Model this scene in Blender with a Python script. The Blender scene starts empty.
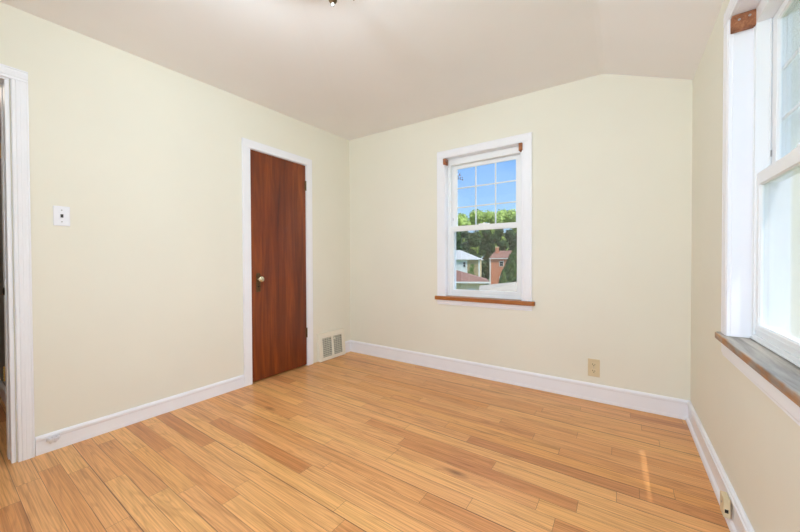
import bpy, bmesh, math, random
from mathutils import Vector, Matrix, Euler
random.seed(7)
S = bpy.context.scene
COL = S.collection

# ---------------------------------------------------------------- camera
YAW, PITCH, ROLL, FPX = 0.5989, -0.0127, 0.0041, 324.94
CX, CH = 2.6444, 1.0506
cd = bpy.data.cameras.new('camera')
cd.sensor_width = 36.0
cd.lens = FPX / 800 * 36.0
cd.clip_start = 0.02
cd.clip_end = 600
cam = bpy.data.objects.new('camera', cd)
COL.objects.link(cam)
fwd = Vector((-math.sin(YAW) * math.cos(PITCH), math.cos(YAW) * math.cos(PITCH), math.sin(PITCH)))
right = Vector((math.cos(YAW), math.sin(YAW), 0))
up = right.cross(fwd)
r2 = right * math.cos(ROLL) - up * math.sin(ROLL)
u2 = right * math.sin(ROLL) + up * math.cos(ROLL)
m = Matrix((r2, u2, -fwd)).transposed().to_4x4()
m.translation = Vector((CX, 0, CH))
cam.matrix_world = m
S.camera = cam

# ---------------------------------------------------------------- world, sun, exposure
SUN_DIR = Vector((-0.31, 0.40, -1.0)).normalized()      # the way the light travels
SUN_POWER = 4.8
SKY_POWER = 1.25
LAMP_POWER = 28.0
FILL_POWER = 34.0
w = bpy.data.worlds.new('sky')
S.world = w
w.use_nodes = True
nt = w.node_tree
nt.nodes.clear()
wo = nt.nodes.new('ShaderNodeOutputWorld')
bg = nt.nodes.new('ShaderNodeBackground')
tc = nt.nodes.new('ShaderNodeTexCoord')
sp = nt.nodes.new('ShaderNodeSeparateXYZ')
nt.links.new(tc.outputs['Generated'], sp.inputs[0])
rp = nt.nodes.new('ShaderNodeValToRGB')
rp.color_ramp.elements[0].position = 0.0
rp.color_ramp.elements[0].color = (0.62, 0.80, 0.95, 1)
rp.color_ramp.elements[1].position = 0.34
rp.color_ramp.elements[1].color = (0.16, 0.42, 0.92, 1)
e = rp.color_ramp.elements.new(0.13)
e.color = (0.40, 0.68, 1.0, 1)
nt.links.new(sp.outputs['Z'], rp.inputs[0])
# bright patch added to the sky, lights the room through the right window
dt = nt.nodes.new('ShaderNodeVectorMath')
dt.operation = 'DOT_PRODUCT'
dt.inputs[1].default_value = Vector((0.85, 0.45, 0.28)).normalized()
nt.links.new(tc.outputs['Generated'], dt.inputs[0])
mr = nt.nodes.new('ShaderNodeMapRange')
mr.interpolation_type = 'SMOOTHSTEP'
mr.inputs['From Min'].default_value = 0.60
mr.inputs['From Max'].default_value = 0.95
mr.inputs['To Min'].default_value = 0.0
mr.inputs['To Max'].default_value = 5.5
nt.links.new(dt.outputs['Value'], mr.inputs['Value'])
ha = nt.nodes.new('ShaderNodeVectorMath')
ha.operation = 'SCALE'
ha.inputs[0].default_value = (0.86, 0.94, 1.0)
nt.links.new(mr.outputs[0], ha.inputs['Scale'])
ad = nt.nodes.new('ShaderNodeVectorMath')
ad.operation = 'ADD'
nt.links.new(rp.outputs[0], ad.inputs[0])
nt.links.new(ha.outputs[0], ad.inputs[1])
nt.links.new(ad.outputs[0], bg.inputs['Color'])
bg.inputs['Strength'].default_value = SKY_POWER
nt.links.new(bg.outputs[0], wo.inputs[0])

sd = bpy.data.lights.new('sun', 'SUN')
sd.energy = SUN_POWER
sd.angle = 0.0093
sd.color = (1.0, 0.95, 0.86)
sun = bpy.data.objects.new('sun', sd)
COL.objects.link(sun)
sun.rotation_euler = SUN_DIR.to_track_quat('-Z', 'Y').to_euler()
sun.location = (8, -12, 25)

# fill lights behind the camera, outside two unseen windows added to brighten the room
for wx in (1.68, 2.57):
    ad_ = bpy.data.lights.new('window_daylight', 'AREA')
    ad_.shape = 'RECTANGLE'
    ad_.size = 0.70
    ad_.size_y = 1.30
    ad_.energy = FILL_POWER if wx > 2 else FILL_POWER * 0.9
    ad_.color = (0.84, 0.925, 1.0)
    ao = bpy.data.objects.new('window_daylight', ad_)
    COL.objects.link(ao)
    ao.location = (wx, -0.84, 1.37)
    ao.rotation_euler = (math.radians(90), 0, 0)

S.view_settings.view_transform = 'Standard'
S.view_settings.look = 'None'
S.view_settings.gamma = 1.0
S.view_settings.exposure = 0.0
S.view_settings.use_curve_mapping = False
S.cycles.max_bounces = 14
S.cycles.diffuse_bounces = 8
S.cycles.glossy_bounces = 6
S.cycles.transparent_max_bounces = 24
S.cycles.sample_clamp_indirect = 6.0

# ---------------------------------------------------------------- room numbers (metres)
XR, YB, YF = 3.0207, 2.8302, -0.62
XRIDGE, ZRIDGE, ZRIGHT = 2.538, 2.424, 2.224
ZBL, ZFL = 2.476, 2.369
GROUND = -3.9

# ---------------------------------------------------------------- material helpers
def lin(r, g, b):
    f = lambda c: (c / 255 / 12.92) if c <= 10 else ((c / 255 + 0.055) / 1.055) ** 2.4
    return (f(r), f(g), f(b), 1)

class NT:
    def __init__(self, name):
        self.m = bpy.data.materials.new(name)
        self.m.use_nodes = True
        self.t = self.m.node_tree
        self.b = self.t.nodes['Principled BSDF']
    def n(self, kind, **kw):
        o = self.t.nodes.new('ShaderNode' + kind)
        for k, v in kw.items():
            setattr(o, k, v)
        return o
    def l(self, a, b):
        self.t.links.new(a, b)
    def math(self, op, a, b=None, c=None):
        o = self.n('Math', operation=op)
        for i, v in enumerate((a, b, c)):
            if v is None:
                continue
            if isinstance(v, (int, float)):
                o.inputs[i].default_value = v
            else:
                self.l(v, o.inputs[i])
        return o.outputs[0]
    def coords(self, scale=(1, 1, 1), rot=(0, 0, 0)):
        tcn = self.n('TexCoord')
        mp = self.n('Mapping')
        mp.inputs['Scale'].default_value = scale
        mp.inputs['Rotation'].default_value = rot
        self.l(tcn.outputs['Object'], mp.inputs[0])
        return mp.outputs[0]
    def noise(self, vec, scale, detail=4, rough=0.55, dist=0.0):
        o = self.n('TexNoise')
        o.inputs['Scale'].default_value = scale
        o.inputs['Detail'].default_value = detail
        o.inputs['Roughness'].default_value = rough
        o.inputs['Distortion'].default_value = dist
        if vec is not None:
            self.l(vec, o.inputs['Vector'])
        return o.outputs[0]
    def ramp(self, fac, stops):
        o = self.n('ValToRGB')
        cr = o.color_ramp
        while len(cr.elements) < len(stops):
            cr.elements.new(0.5)
        for el, (p, c) in zip(cr.elements, stops):
            el.position = p
            el.color = c
        self.l(fac, o.inputs[0])
        return o.outputs[0]
    def mix(self, fac, a, b, blend='MIX'):
        o = self.n('Mix', data_type='RGBA', blend_type=blend)
        if isinstance(fac, (int, float)):
            o.inputs[0].default_value = fac
        else:
            self.l(fac, o.inputs[0])
        for i, v in ((6, a), (7, b)):
            if isinstance(v, tuple):
                o.inputs[i].default_value = v
            else:
                self.l(v, o.inputs[i])
        return o.outputs[2]
    def bump(self, h, strength, dist=0.002):
        o = self.n('Bump')
        o.inputs['Strength'].default_value = strength
        o.inputs['Distance'].default_value = dist
        self.l(h, o.inputs['Height'])
        self.l(o.outputs[0], self.b.inputs['Normal'])

def paint(name, c, rough=0.5, var=0.03, scale=6, bump=0.0, bscale=220, metal=0.0, spec=0.4):
    t = NT(name)
    n = t.noise(t.coords(), scale, 3)
    lo = tuple(v * (1 - var) for v in c[:3]) + (1,)
    hi = tuple(min(1, v * (1 + var)) for v in c[:3]) + (1,)
    t.l(t.ramp(n, [(0.3, lo), (0.7, hi)]), t.b.inputs['Base Color'])
    t.b.inputs['Roughness'].default_value = rough
    t.b.inputs['Metallic'].default_value = metal
    t.b.inputs['Specular IOR Level'].default_value = spec
    if bump:
        t.bump(t.noise(t.coords(), bscale, 2), bump, 0.001)
    return t.m

def wood(name, dark, mid, light, axis='z', rough=0.3, freq=1.0, coat=0.0):
    t = NT(name)
    sc = {'z': (14, 14, 0.9), 'x': (0.9, 14, 14), 'y': (14, 0.9, 14)}[axis]
    v = t.coords(sc)
    n1 = t.noise(v, 1.6 * freq, 5, 0.6, 0.6)
    n2 = t.noise(v, 7.0 * freq, 3, 0.6, 0.2)
    base = t.ramp(n1, [(0.28, dark), (0.5, mid), (0.74, light)])
    fine = t.ramp(n2, [(0.35, (0.72, 0.68, 0.64, 1)), (0.65, (1, 1, 1, 1))])
    t.l(t.mix(0.8, base, fine, 'MULTIPLY'), t.b.inputs['Base Color'])
    t.b.inputs['Roughness'].default_value = rough
    t.b.inputs['Coat Weight'].default_value = coat
    t.b.inputs['Coat Roughness'].default_value = 0.2
    return t.m

def floor_material():
    t = NT('oak_planks')
    PW = 0.081
    tcn = t.n('TexCoord')
    sep = t.n('SeparateXYZ')
    t.l(tcn.outputs['Object'], sep.inputs[0])
    x, y = sep.outputs[0], sep.outputs[1]
    yr = t.math('DIVIDE', t.math('ADD', y, 0.015), PW)
    row = t.math('FLOOR', yr)
    fy = t.math('FRACT', yr)
    def wn(a, b):
        c = t.n('CombineXYZ')
        for i, v in enumerate((a, b)):
            if isinstance(v, (int, float)):
                c.inputs[i].default_value = v
            else:
                t.l(v, c.inputs[i])
        o = t.n('TexWhiteNoise', noise_dimensions='2D')
        t.l(c.outputs[0], o.inputs['Vector'])
        return o.outputs['Value']
    hr = wn(row, 3.3)
    hl = wn(row, 9.7)
    ln = t.math('MULTIPLY_ADD', hl, 0.75, 0.55)
    xr = t.math('DIVIDE', t.math('MULTIPLY_ADD', hr, 9.0, t.math('ADD', x, 20.0)), ln)
    cl = t.math('FLOOR', xr)
    fx = t.math('FRACT', xr)
    pid = wn(row, cl)
    pid2 = wn(t.math('ADD', row, 71.3), cl)
    # grain coordinates, shifted for every plank
    gx = t.math('MULTIPLY_ADD', pid, 31.0, t.math('MULTIPLY', x, 1.1))
    gy = t.math('MULTIPLY_ADD', pid2, 17.0, t.math('MULTIPLY', y, 16.0))
    gv = t.n('CombineXYZ')
    t.l(gx, gv.inputs[0])
    t.l(gy, gv.inputs[1])
    t.l(pid, gv.inputs[2])
    g1 = t.noise(gv.outputs[0], 1.7, 5, 0.62, 0.9)
    gx2 = t.math('MULTIPLY_ADD', pid2, 11.0, t.math('MULTIPLY', x, 2.2))
    gy2 = t.math('MULTIPLY_ADD', pid, 23.0, t.math('MULTIPLY', y, 160.0))
    gv2 = t.n('CombineXYZ')
    t.l(gx2, gv2.inputs[0])
    t.l(gy2, gv2.inputs[1])
    g2 = t.noise(gv2.outputs[0], 1.0, 3, 0.6, 0.3)
    # cathedral rings
    gsm = t.noise(gv.outputs[0], 0.75, 1, 0.5, 0.4)
    rings = t.math('SINE', t.math('MULTIPLY', gsm, 85.0))
    ringd = t.ramp(t.math('MULTIPLY_ADD', rings, 0.5, 0.5), [(0.0, (0.62, 0.52, 0.44, 1)), (0.32, (1, 1, 1, 1)), (1, (1.0, 1.0, 1.0, 1))])
    base = t.ramp(pid, [(0.0, FL_A), (0.09, FL_B), (0.5, FL_C), (0.85, FL_D), (1.0, FL_E)])
    soft = t.ramp(g1, [(0.28, (0.66, 0.58, 0.50, 1)), (0.48, (1, 1, 1, 1)), (0.8, (1.12, 1.12, 1.10, 1))])
    fine = t.ramp(g2, [(0.34, (0.62, 0.55, 0.48, 1)), (0.58, (1, 1, 1, 1))])
    c = t.mix(0.75, base, soft, 'MULTIPLY')
    c = t.mix(0.30, c, ringd, 'MULTIPLY')
    c = t.mix(0.75, c, fine, 'MULTIPLY')
    # knots
    kv = t.n('CombineXYZ')
    t.l(t.math('MULTIPLY', x, 1.35), kv.inputs[0])
    t.l(t.math('MULTIPLY', y, 4.2), kv.inputs[1])
    vo = t.n('TexVoronoi')
    vo.inputs['Scale'].default_value = 1.0
    t.l(kv.outputs[0], vo.inputs['Vector'])
    vcol = t.n('SeparateColor')
    t.l(vo.outputs['Color'], vcol.inputs[0])
    kd = t.math('MULTIPLY_ADD', t.noise(gv2.outputs[0], 0.6, 2), 0.05, vo.outputs['Distance'])
    kmask = t.math('MULTIPLY', t.ramp(kd, [(0.045, (1, 1, 1, 1)), (0.13, (0, 0, 0, 1))]), t.math('GREATER_THAN', vcol.outputs[0], 0.50))
    c = t.mix(t.math('MULTIPLY', kmask, 0.75), c, lin(96, 52, 26))
    # seams between boards
    dy = t.math('MULTIPLY', t.math('MINIMUM', fy, t.math('SUBTRACT', 1.0, fy)), PW)
    dx = t.math('MULTIPLY', t.math('MINIMUM', fx, t.math('SUBTRACT', 1.0, fx)), ln)
    wob = t.noise(gv.outputs[0], 1.2, 2)
    rown = t.math('FLOOR', t.math('ADD', yr, 0.5))
    wide = t.math('MULTIPLY_ADD', t.math('POWER', wn(rown, 55.1), 4.0), 0.0030, 0.0007)
    wide = t.math('MULTIPLY', wide, t.math('MULTIPLY_ADD', wob, 1.6, 0.2))
    sm = t.math('MAXIMUM', t.math('LESS_THAN', dy, wide), t.math('LESS_THAN', dx, 0.0007))
    c = t.mix(t.math('MULTIPLY', sm, 0.80), c, lin(70, 38, 20))
    t.l(c, t.b.inputs['Base Color'])
    t.l(t.math('MULTIPLY_ADD', g2, 0.14, 0.27), t.b.inputs['Roughness'])
    t.b.inputs['Specular IOR Level'].default_value = 0.45
    t.bump(t.math('MULTIPLY_ADD', sm, -1.0, t.math('MULTIPLY', g1, 0.25)), 0.25, 0.0012)
    return t.m

FL_A = lin(208, 142, 88)
FL_B = lin(224, 160, 100)
FL_C = lin(233, 173, 114)
FL_D = lin(240, 184, 118)
FL_E = lin(226, 160, 94)

def glass(name):
    t = NT(name)
    tr = t.n('BsdfTransparent')
    tr.inputs[0].default_value = (0.975, 0.98, 0.985, 1)
    gl = t.n('BsdfGlossy')
    gl.inputs['Roughness'].default_value = 0.0
    lw = t.n('LayerWeight')
    lw.inputs['Blend'].default_value = 0.5
    f = t.math('MULTIPLY_ADD', t.math('POWER', lw.outputs['Facing'], 5.0), 0.96, 0.04)
    mx = t.n('MixShader')
    t.l(f, mx.inputs[0])
    t.l(tr.outputs[0], mx.inputs[1])
    t.l(gl.outputs[0], mx.inputs[2])
    t.l(mx.outputs[0], t.t.nodes['Material Output'].inputs[0])
    return t.m

def opal(name):
    t = NT(name)
    tl_ = t.n('BsdfTranslucent')
    tl_.inputs[0].default_value = (0.85, 0.86, 0.86, 1)
    df = t.n('BsdfDiffuse')
    n = t.ramp(t.noise(t.coords(), 20, 2), [(0.3, (0.82, 0.82, 0.80, 1)), (0.7, (0.88, 0.88, 0.87, 1))])
    t.l(n, df.inputs[0])
    mx = t.n('MixShader')
    mx.inputs[0].default_value = 0.45
    t.l(tl_.outputs[0], mx.inputs[1])
    t.l(df.outputs[0], mx.inputs[2])
    t.l(mx.outputs[0], t.t.nodes['Material Output'].inputs[0])
    return t.m

def mesh_screen(name):
    t = NT(name)
    tr = t.n('BsdfTransparent')
    df = t.n('BsdfDiffuse')
    df.inputs[0].default_value = (0.10, 0.11, 0.12, 1)
    mx = t.n('MixShader')
    v = t.coords((1, 1, 1))
    mx.inputs[0].default_value = 0.10
    t.l(tr.outputs[0], mx.inputs[1])
    t.l(df.outputs[0], mx.inputs[2])
    t.l(mx.outputs[0], t.t.nodes['Material Output'].inputs[0])
    return t.m

def bricks(name, a, b, mortar, scale):
    t = NT(name)
    tcn = t.n('TexCoord')
    sep = t.n('SeparateXYZ')
    t.l(tcn.outputs['Object'], sep.inputs[0])
    cv = t.n('CombineXYZ')
    t.l(t.math('ADD', sep.outputs[0], sep.outputs[1]), cv.inputs[0])
    t.l(sep.outputs[2], cv.inputs[1])
    br = t.n('TexBrick')
    br.inputs['Color1'].default_value = a
    br.inputs['Color2'].default_value = b
    br.inputs['Mortar'].default_value = mortar
    br.inputs['Scale'].default_value = scale
    br.inputs['Mortar Size'].default_value = 0.012
    t.l(cv.outputs[0], br.inputs['Vector'])
    n = t.noise(t.coords(), 0.8, 3)
    t.l(t.mix(0.5, br.outputs[0], t.ramp(n, [(0.3, (0.75, 0.75, 0.75, 1)), (0.7, (1.1, 1.1, 1.1, 1))]), 'MULTIPLY'), t.b.inputs['Base Color'])
    t.b.inputs['Roughness'].default_value = 0.85
    return t.m

def lines(name, a, b, axis, period, rough=0.7):
    """siding or shingles: thin darker courses every `period` metres"""
    t = NT(name)
    tcn = t.n('TexCoord')
    sep = t.n('SeparateXYZ')
    t.l(tcn.outputs['Object'], sep.inputs[0])
    fr = t.math('FRACT', t.math('DIVIDE', sep.outputs[axis], period))
    k = t.math('LESS_THAN', fr, 0.10)
    n = t.noise(t.coords((1, 1, 1)), 2.5, 4)
    col = t.mix(n, a, tuple(v * 0.88 for v in a[:3]) + (1,))
    t.l(t.mix(k, col, b), t.b.inputs['Base Color'])
    t.b.inputs['Roughness'].default_value = rough
    return t.m

def foliage(name, dark, light, scale=0.9):
    t = NT(name)
    n = t.noise(t.coords(), scale, 4, 0.7)
    t.l(t.ramp(n, [(0.30, dark), (0.68, light)]), t.b.inputs['Base Color'])
    t.b.inputs['Roughness'].default_value = 0.6
    t.b.inputs['Specular IOR Level'].default_value = 0.2
    return t.m

def weathered(name):
    """old sill board: bleached grey top with worn patches, stain left towards the edge"""
    t = NT(name)
    v = t.coords((18, 1.4, 18))
    g = t.noise(v, 1.6, 5, 0.65, 0.5)
    grey = t.ramp(g, [(0.25, lin(92, 88, 84)), (0.5, lin(150, 145, 138)), (0.75, lin(188, 182, 174))])
    brown = t.ramp(g, [(0.25, lin(112, 72, 38)), (0.5, lin(164, 112, 64)), (0.75, lin(192, 146, 96))])
    tcn = t.n('TexCoord')
    sep = t.n('SeparateXYZ')
    t.l(tcn.outputs['Object'], sep.inputs[0])
    wn = t.math('MULTIPLY_ADD', t.noise(t.coords((6, 3, 6)), 2.5, 4), 0.035, sep.outputs[0])
    mk = t.ramp(wn, [(0.0150, (1, 1, 1, 1)), (0.0225, (0, 0, 0, 1))])
    t.l(t.mix(mk, grey, brown), t.b.inputs['Base Color'])
    t.b.inputs['Roughness'].default_value = 0.6
    t.bump(g, 0.4, 0.002)
    return t.m

M = {}
M['wall'] = paint('wall_paint', lin(233, 231, 218), 0.65, 0.012, 2.0, 0.06, 260)
M['ceil'] = paint('ceiling_paint', lin(240, 239, 240), 0.75, 0.012, 2.0, 0.05, 240)
M['trim'] = paint('white_gloss_paint', lin(240, 242, 249), 0.32, 0.012, 5.0, 0.04, 60)
M['vinyl'] = paint('white_vinyl', lin(240, 243, 246), 0.35, 0.01, 4)
M['floor'] = floor_material()
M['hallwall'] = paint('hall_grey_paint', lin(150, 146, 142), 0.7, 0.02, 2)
M['hallwood'] = wood('hall_brown_wood', lin(60, 34, 20), lin(96, 54, 30), lin(120, 72, 40), 'x', 0.4)
M['door'] = wood('red_brown_varnished_wood', lin(82, 31, 6), lin(118, 50, 12), lin(150, 74, 22), 'z', 0.33, 0.6, 0.15)
M['sillwood'] = wood('orange_stained_wood', lin(120, 66, 26), lin(168, 100, 42), lin(200, 132, 66), 'x', 0.35)
M['weathered'] = weathered('weathered_sill_wood')
M['block'] = wood('raw_brown_block_wood', lin(112, 66, 42), lin(160, 102, 68), lin(194, 134, 94), 'y', 0.7, 2.0)
M['bronze'] = paint('old_bronze', lin(104, 82, 58), 0.4, 0.25, 60, metal=0.8)
M['brass'] = paint('brass', lin(176, 148, 92), 0.3, 0.12, 40, metal=0.9)
M['knobmetal'] = paint('worn_nickel_brass', lin(214, 206, 180), 0.22, 0.06, 40, metal=0.95)
M['black'] = paint('black_enamel', lin(22, 21, 22), 0.4, 0.05, 20)
M['dark'] = paint('dark_slot', lin(30, 27, 25), 0.7, 0.05, 20)
M['cream'] = paint('cream_enamel', lin(236, 231, 216), 0.4, 0.012, 6)
M['ventfin'] = paint('grey_green_vent_fins', lin(206, 203, 188), 0.5, 0.06, 30)
M['ventback'] = paint('vent_duct_metal', lin(118, 116, 108), 0.6, 0.05, 20)
M['beige'] = paint('beige_plastic', lin(218, 202, 166), 0.4, 0.02, 30)
M['plate'] = paint('white_plastic', lin(236, 238, 246), 0.3, 0.01, 30)
M['screw'] = paint('steel_screw', lin(170, 170, 172), 0.35, 0.05, 80, metal=0.7)
M['glass'] = glass('window_glass')
M['screen'] = mesh_screen('insect_screen_mesh')
M['crystal'] = paint('clear_glass_bead', lin(240, 240, 236), 0.08, 0.01, 10)
M['crystal'].node_tree.nodes['Principled BSDF'].inputs['Transmission Weight'].default_value = 0.6
M['opal'] = opal('opal_glass')
M['lens'] = paint('frosted_lamp_glass', lin(240, 238, 232), 0.4, 0.01, 10)
M['grass'] = paint('lawn', lin(104, 126, 62), 0.9, 0.25, 0.3)
M['redbrick'] = bricks('red_brick', lin(216, 136, 100), lin(192, 106, 74), lin(206, 180, 160), 4.0)
M['tanbrick'] = bricks('tan_brick', lin(196, 172, 128), lin(168, 142, 100), lin(196, 184, 158), 4.0)
M['siding'] = lines('white_clapboard', lin(238, 238, 236), lin(178, 178, 180), 2, 0.18)
M['board'] = lines('pale_vertical_siding', lin(146, 170, 196), lin(118, 140, 164), 0, 0.31)
M['roofbrown'] = lines('brown_shingles', lin(140, 100, 84), lin(104, 74, 62), 2, 0.06, 0.9)
M['roofpale'] = paint('pale_grey_shingles', lin(182, 180, 176), 0.9, 0.05, 3)
M['roofbeige'] = paint('bleached_beige_shingles', lin(178, 166, 148), 0.9, 0.08, 3)
M['tanwall'] = paint('tan_stucco', lin(222, 204, 168), 0.9, 0.04, 1)
M['fascia'] = paint('white_fascia', lin(232, 230, 226), 0.6, 0.02, 2)
M['winglass'] = paint('dark_window_glass', lin(26, 30, 36), 0.3, 0.05, 2)
M['leaf_bright'] = foliage('bright_green_leaves', lin(92, 126, 46), lin(190, 206, 112))
M['leaf_mid'] = foliage('mid_green_leaves', lin(58, 92, 36), lin(120, 152, 70))
M['leaf_dark'] = foliage('dark_green_leaves', lin(22, 40, 20), lin(70, 98, 46))
M['leaf_conifer'] = foliage('conifer_needles', lin(24, 46, 24), lin(96, 128, 62), 2.6)
M['leaf_purple'] = foliage('purple_leaves', lin(70, 52, 74), lin(120, 92, 118))
M['bark'] = wood('bark', lin(50, 40, 32), lin(84, 68, 54), lin(110, 92, 74), 'z', 0.9)

# ---------------------------------------------------------------- mesh helpers
class MB:
    def __init__(self):
        self.bm = bmesh.new()
    def box(self, a, b, rot=None, about=None):
        x0, y0, z0 = [min(p, q) for p, q in zip(a, b)]
        x1, y1, z1 = [max(p, q) for p, q in zip(a, b)]
        vs = [self.bm.verts.new(p) for p in ((x0, y0, z0), (x1, y0, z0), (x1, y1, z0), (x0, y1, z0), (x0, y0, z1), (x1, y0, z1), (x1, y1, z1), (x0, y1, z1))]
        for f in ((0, 3, 2, 1), (4, 5, 6, 7), (0, 1, 5, 4), (1, 2, 6, 5), (2, 3, 7, 6), (3, 0, 4, 7)):
            self.bm.faces.new([vs[i] for i in f])
        if rot:
            c = Vector(about) if about else Vector(((x0 + x1) / 2, (y0 + y1) / 2, (z0 + z1) / 2))
            bmesh.ops.rotate(self.bm, verts=vs, cent=c, matrix=Euler(rot).to_matrix())
        return self
    def poly(self, pts, ext):
        """prism: polygon pts (3-D) pushed along vector ext"""
        ext = Vector(ext)
        a = [self.bm.verts.new(p) for p in pts]
        b = [self.bm.verts.new(Vector(p) + ext) for p in pts]
        n = len(a)
        self.bm.faces.new(a[::-1])
        self.bm.faces.new(b)
        for i in range(n):
            self.bm.faces.new((a[i], a[(i + 1) % n], b[(i + 1) % n], b[i]))
        return self
    def lathe(self, prof, origin, axis, seg=24):
        """prof: list of (along axis, radius)"""
        q = Vector((0, 0, 1)).rotation_difference(Vector(axis).normalized())
        rings = []
        for h, r in prof:
            if r < 1e-6:
                rings.append([self.bm.verts.new(Vector(origin) + q @ Vector((0, 0, h)))])
            else:
                rings.append([self.bm.verts.new(Vector(origin) + q @ Vector((r * math.cos(2 * math.pi * i / seg), r * math.sin(2 * math.pi * i / seg), h))) for i in range(seg)])
        for a, b in zip(rings, rings[1:]):
            for i in range(seg):
                j = (i + 1) % seg
                if len(a) == 1 and len(b) == 1:
                    continue
                if len(a) == 1:
                    self.bm.faces.new((a[0], b[j], b[i]))
                elif len(b) == 1:
                    self.bm.faces.new((a[i], a[j], b[0]))
                else:
                    self.bm.faces.new((a[i], a[j], b[j], b[i]))
        if len(rings[0]) > 1:
            self.bm.faces.new(rings[0][::-1])
        if len(rings[-1]) > 1:
            self.bm.faces.new(rings[-1])
        return self
    def tube(self, pts, r, seg=8):
        pts = [Vector(p) for p in pts]
        rr = r if isinstance(r, (list, tuple)) else [r] * len(pts)
        rings = []
        for i, p in enumerate(pts):
            d = (pts[min(i + 1, len(pts) - 1)] - pts[max(i - 1, 0)]).normalized()
            q = Vector((0, 0, 1)).rotation_difference(d)
            rings.append([self.bm.verts.new(p + q @ Vector((rr[i] * math.cos(2 * math.pi * k / seg), rr[i] * math.sin(2 * math.pi * k / seg), 0))) for k in range(seg)])
        for a, b in zip(rings, rings[1:]):
            for k in range(seg):
                self.bm.faces.new((a[k], a[(k + 1) % seg], b[(k + 1) % seg], b[k]))
        self.bm.faces.new(rings[0][::-1])
        self.bm.faces.new(rings[-1])
        return self
    def build(self, name, mat, parent=None, bevel=0.0, smooth=False, seg=2):
        bmesh.ops.recalc_face_normals(self.bm, faces=self.bm.faces)
        me = bpy.data.meshes.new(name)
        self.bm.to_mesh(me)
        self.bm.free()
        o = bpy.data.objects.new(name, me)
        COL.objects.link(o)
        me.materials.append(M[mat] if isinstance(mat, str) else mat)
        if smooth:
            for p in me.polygons:
                p.use_smooth = True
        if bevel:
            md = o.modifiers.new('bevel', 'BEVEL')
            md.width = bevel
            md.segments = seg
            md.limit_method = 'ANGLE'
            md.angle_limit = math.radians(50)
        if parent:
            o.parent = parent
        return o

def box(name, a, b, mat, parent=None, bevel=0.0):
    return MB().box(a, b).build(name, mat, parent, bevel)

def tag(o, label, cat, group=None):
    o['label'] = label
    o['category'] = cat
    if group:
        o['group'] = group
    return o

def thing(name, label, cat, loc=(0, 0, 0), rz=0.0, group=None):
    o = bpy.data.objects.new(name, None)
    o.empty_display_size = 0.1
    COL.objects.link(o)
    o.location = loc
    o.rotation_euler = (0, 0, rz)
    return tag(o, label, cat, group)

def structure(o, label=None):
    o['kind'] = 'structure'
    if label:
        o['label'] = label
    return o

def root(name, loc=(0, 0, 0), rz=0.0, label=None):
    o = bpy.data.objects.new(name, None)
    o.empty_display_size = 0.1
    COL.objects.link(o)
    o.location = loc
    o.rotation_euler = (0, 0, rz)
    return structure(o, label)

def wall(name, u0, u1, z0, z1, holes, to_world, mat):
    """a solid wall with rectangular openings; to_world(u, w, z), w=0 room face, w=1 far face"""
    us = sorted({u0, u1, *[h[0] for h in holes], *[h[1] for h in holes]})
    zs = sorted({z0, z1, *[h[2] for h in holes], *[h[3] for h in holes]})
    us = [u for u in us if u0 <= u <= u1]
    zs = [z for z in zs if z0 <= z <= z1]
    def solid(i, j):
        if i < 0 or j < 0 or i >= len(us) - 1 or j >= len(zs) - 1:
            return False
        uc, zc = (us[i] + us[i + 1]) / 2, (zs[j] + zs[j + 1]) / 2
        return not any(h[0] < uc < h[1] and h[2] < zc < h[3] for h in holes)
    bm = bmesh.new()
    cache = {}
    def v(u, w_, z):
        k = (u, w_, z)
        if k not in cache:
            cache[k] = bm.verts.new(to_world(u, w_, z))
        return cache[k]
    for i in range(len(us) - 1):
        for j in range(len(zs) - 1):
            if not solid(i, j):
                continue
            a, b, c, d = us[i], us[i + 1], zs[j], zs[j + 1]
            for w_ in (0, 1):
                bm.faces.new([v(a, w_, c), v(b, w_, c), v(b, w_, d), v(a, w_, d)])
            if not solid(i - 1, j):
                bm.faces.new([v(a, 0, c), v(a, 1, c), v(a, 1, d), v(a, 0, d)])
            if not solid(i + 1, j):
                bm.faces.new([v(b, 0, c), v(b, 1, c), v(b, 1, d), v(b, 0, d)])
            if not solid(i, j - 1):
                bm.faces.new([v(a, 0, c), v(b, 0, c), v(b, 1, c), v(a, 1, c)])
            if not solid(i, j + 1):
                bm.faces.new([v(a, 0, d), v(b, 0, d), v(b, 1, d), v(a, 1, d)])
    bmesh.ops.recalc_face_normals(bm, faces=bm.faces)
    me = bpy.data.meshes.new(name)
    bm.to_mesh(me)
    bm.free()
    me.materials.append(M[mat])
    o = bpy.data.objects.new(name, me)
    COL.objects.link(o)
    return structure(o)

# ================================================================= STRUCTURE
WT = 0.20                                   # outer wall thickness
WIN_HALF = 0.3575                           # half width of a window opening
WIN_B, WIN_T = 0.70, 2.044                  # opening, bottom and top
BWX = 1.5975                                # back window centre
RWY = 1.523                                 # right window centre
DOORWAY = (-0.50, 0.262, 0.0, 2.015)        # opening in left wall (y0, y1, z0, z1)
CLOSET = (1.578, 2.195, 0.0, 2.040)

box_floor = MB().box((0, YF, -0.12), (XR, YB, 0)).box((-1.9, YF, -0.12), (0, 0.60, 0)).box((-0.2, 1.50, -0.12), (0, 2.28, 0)).build('floor', 'floor')
structure(box_floor)

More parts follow.
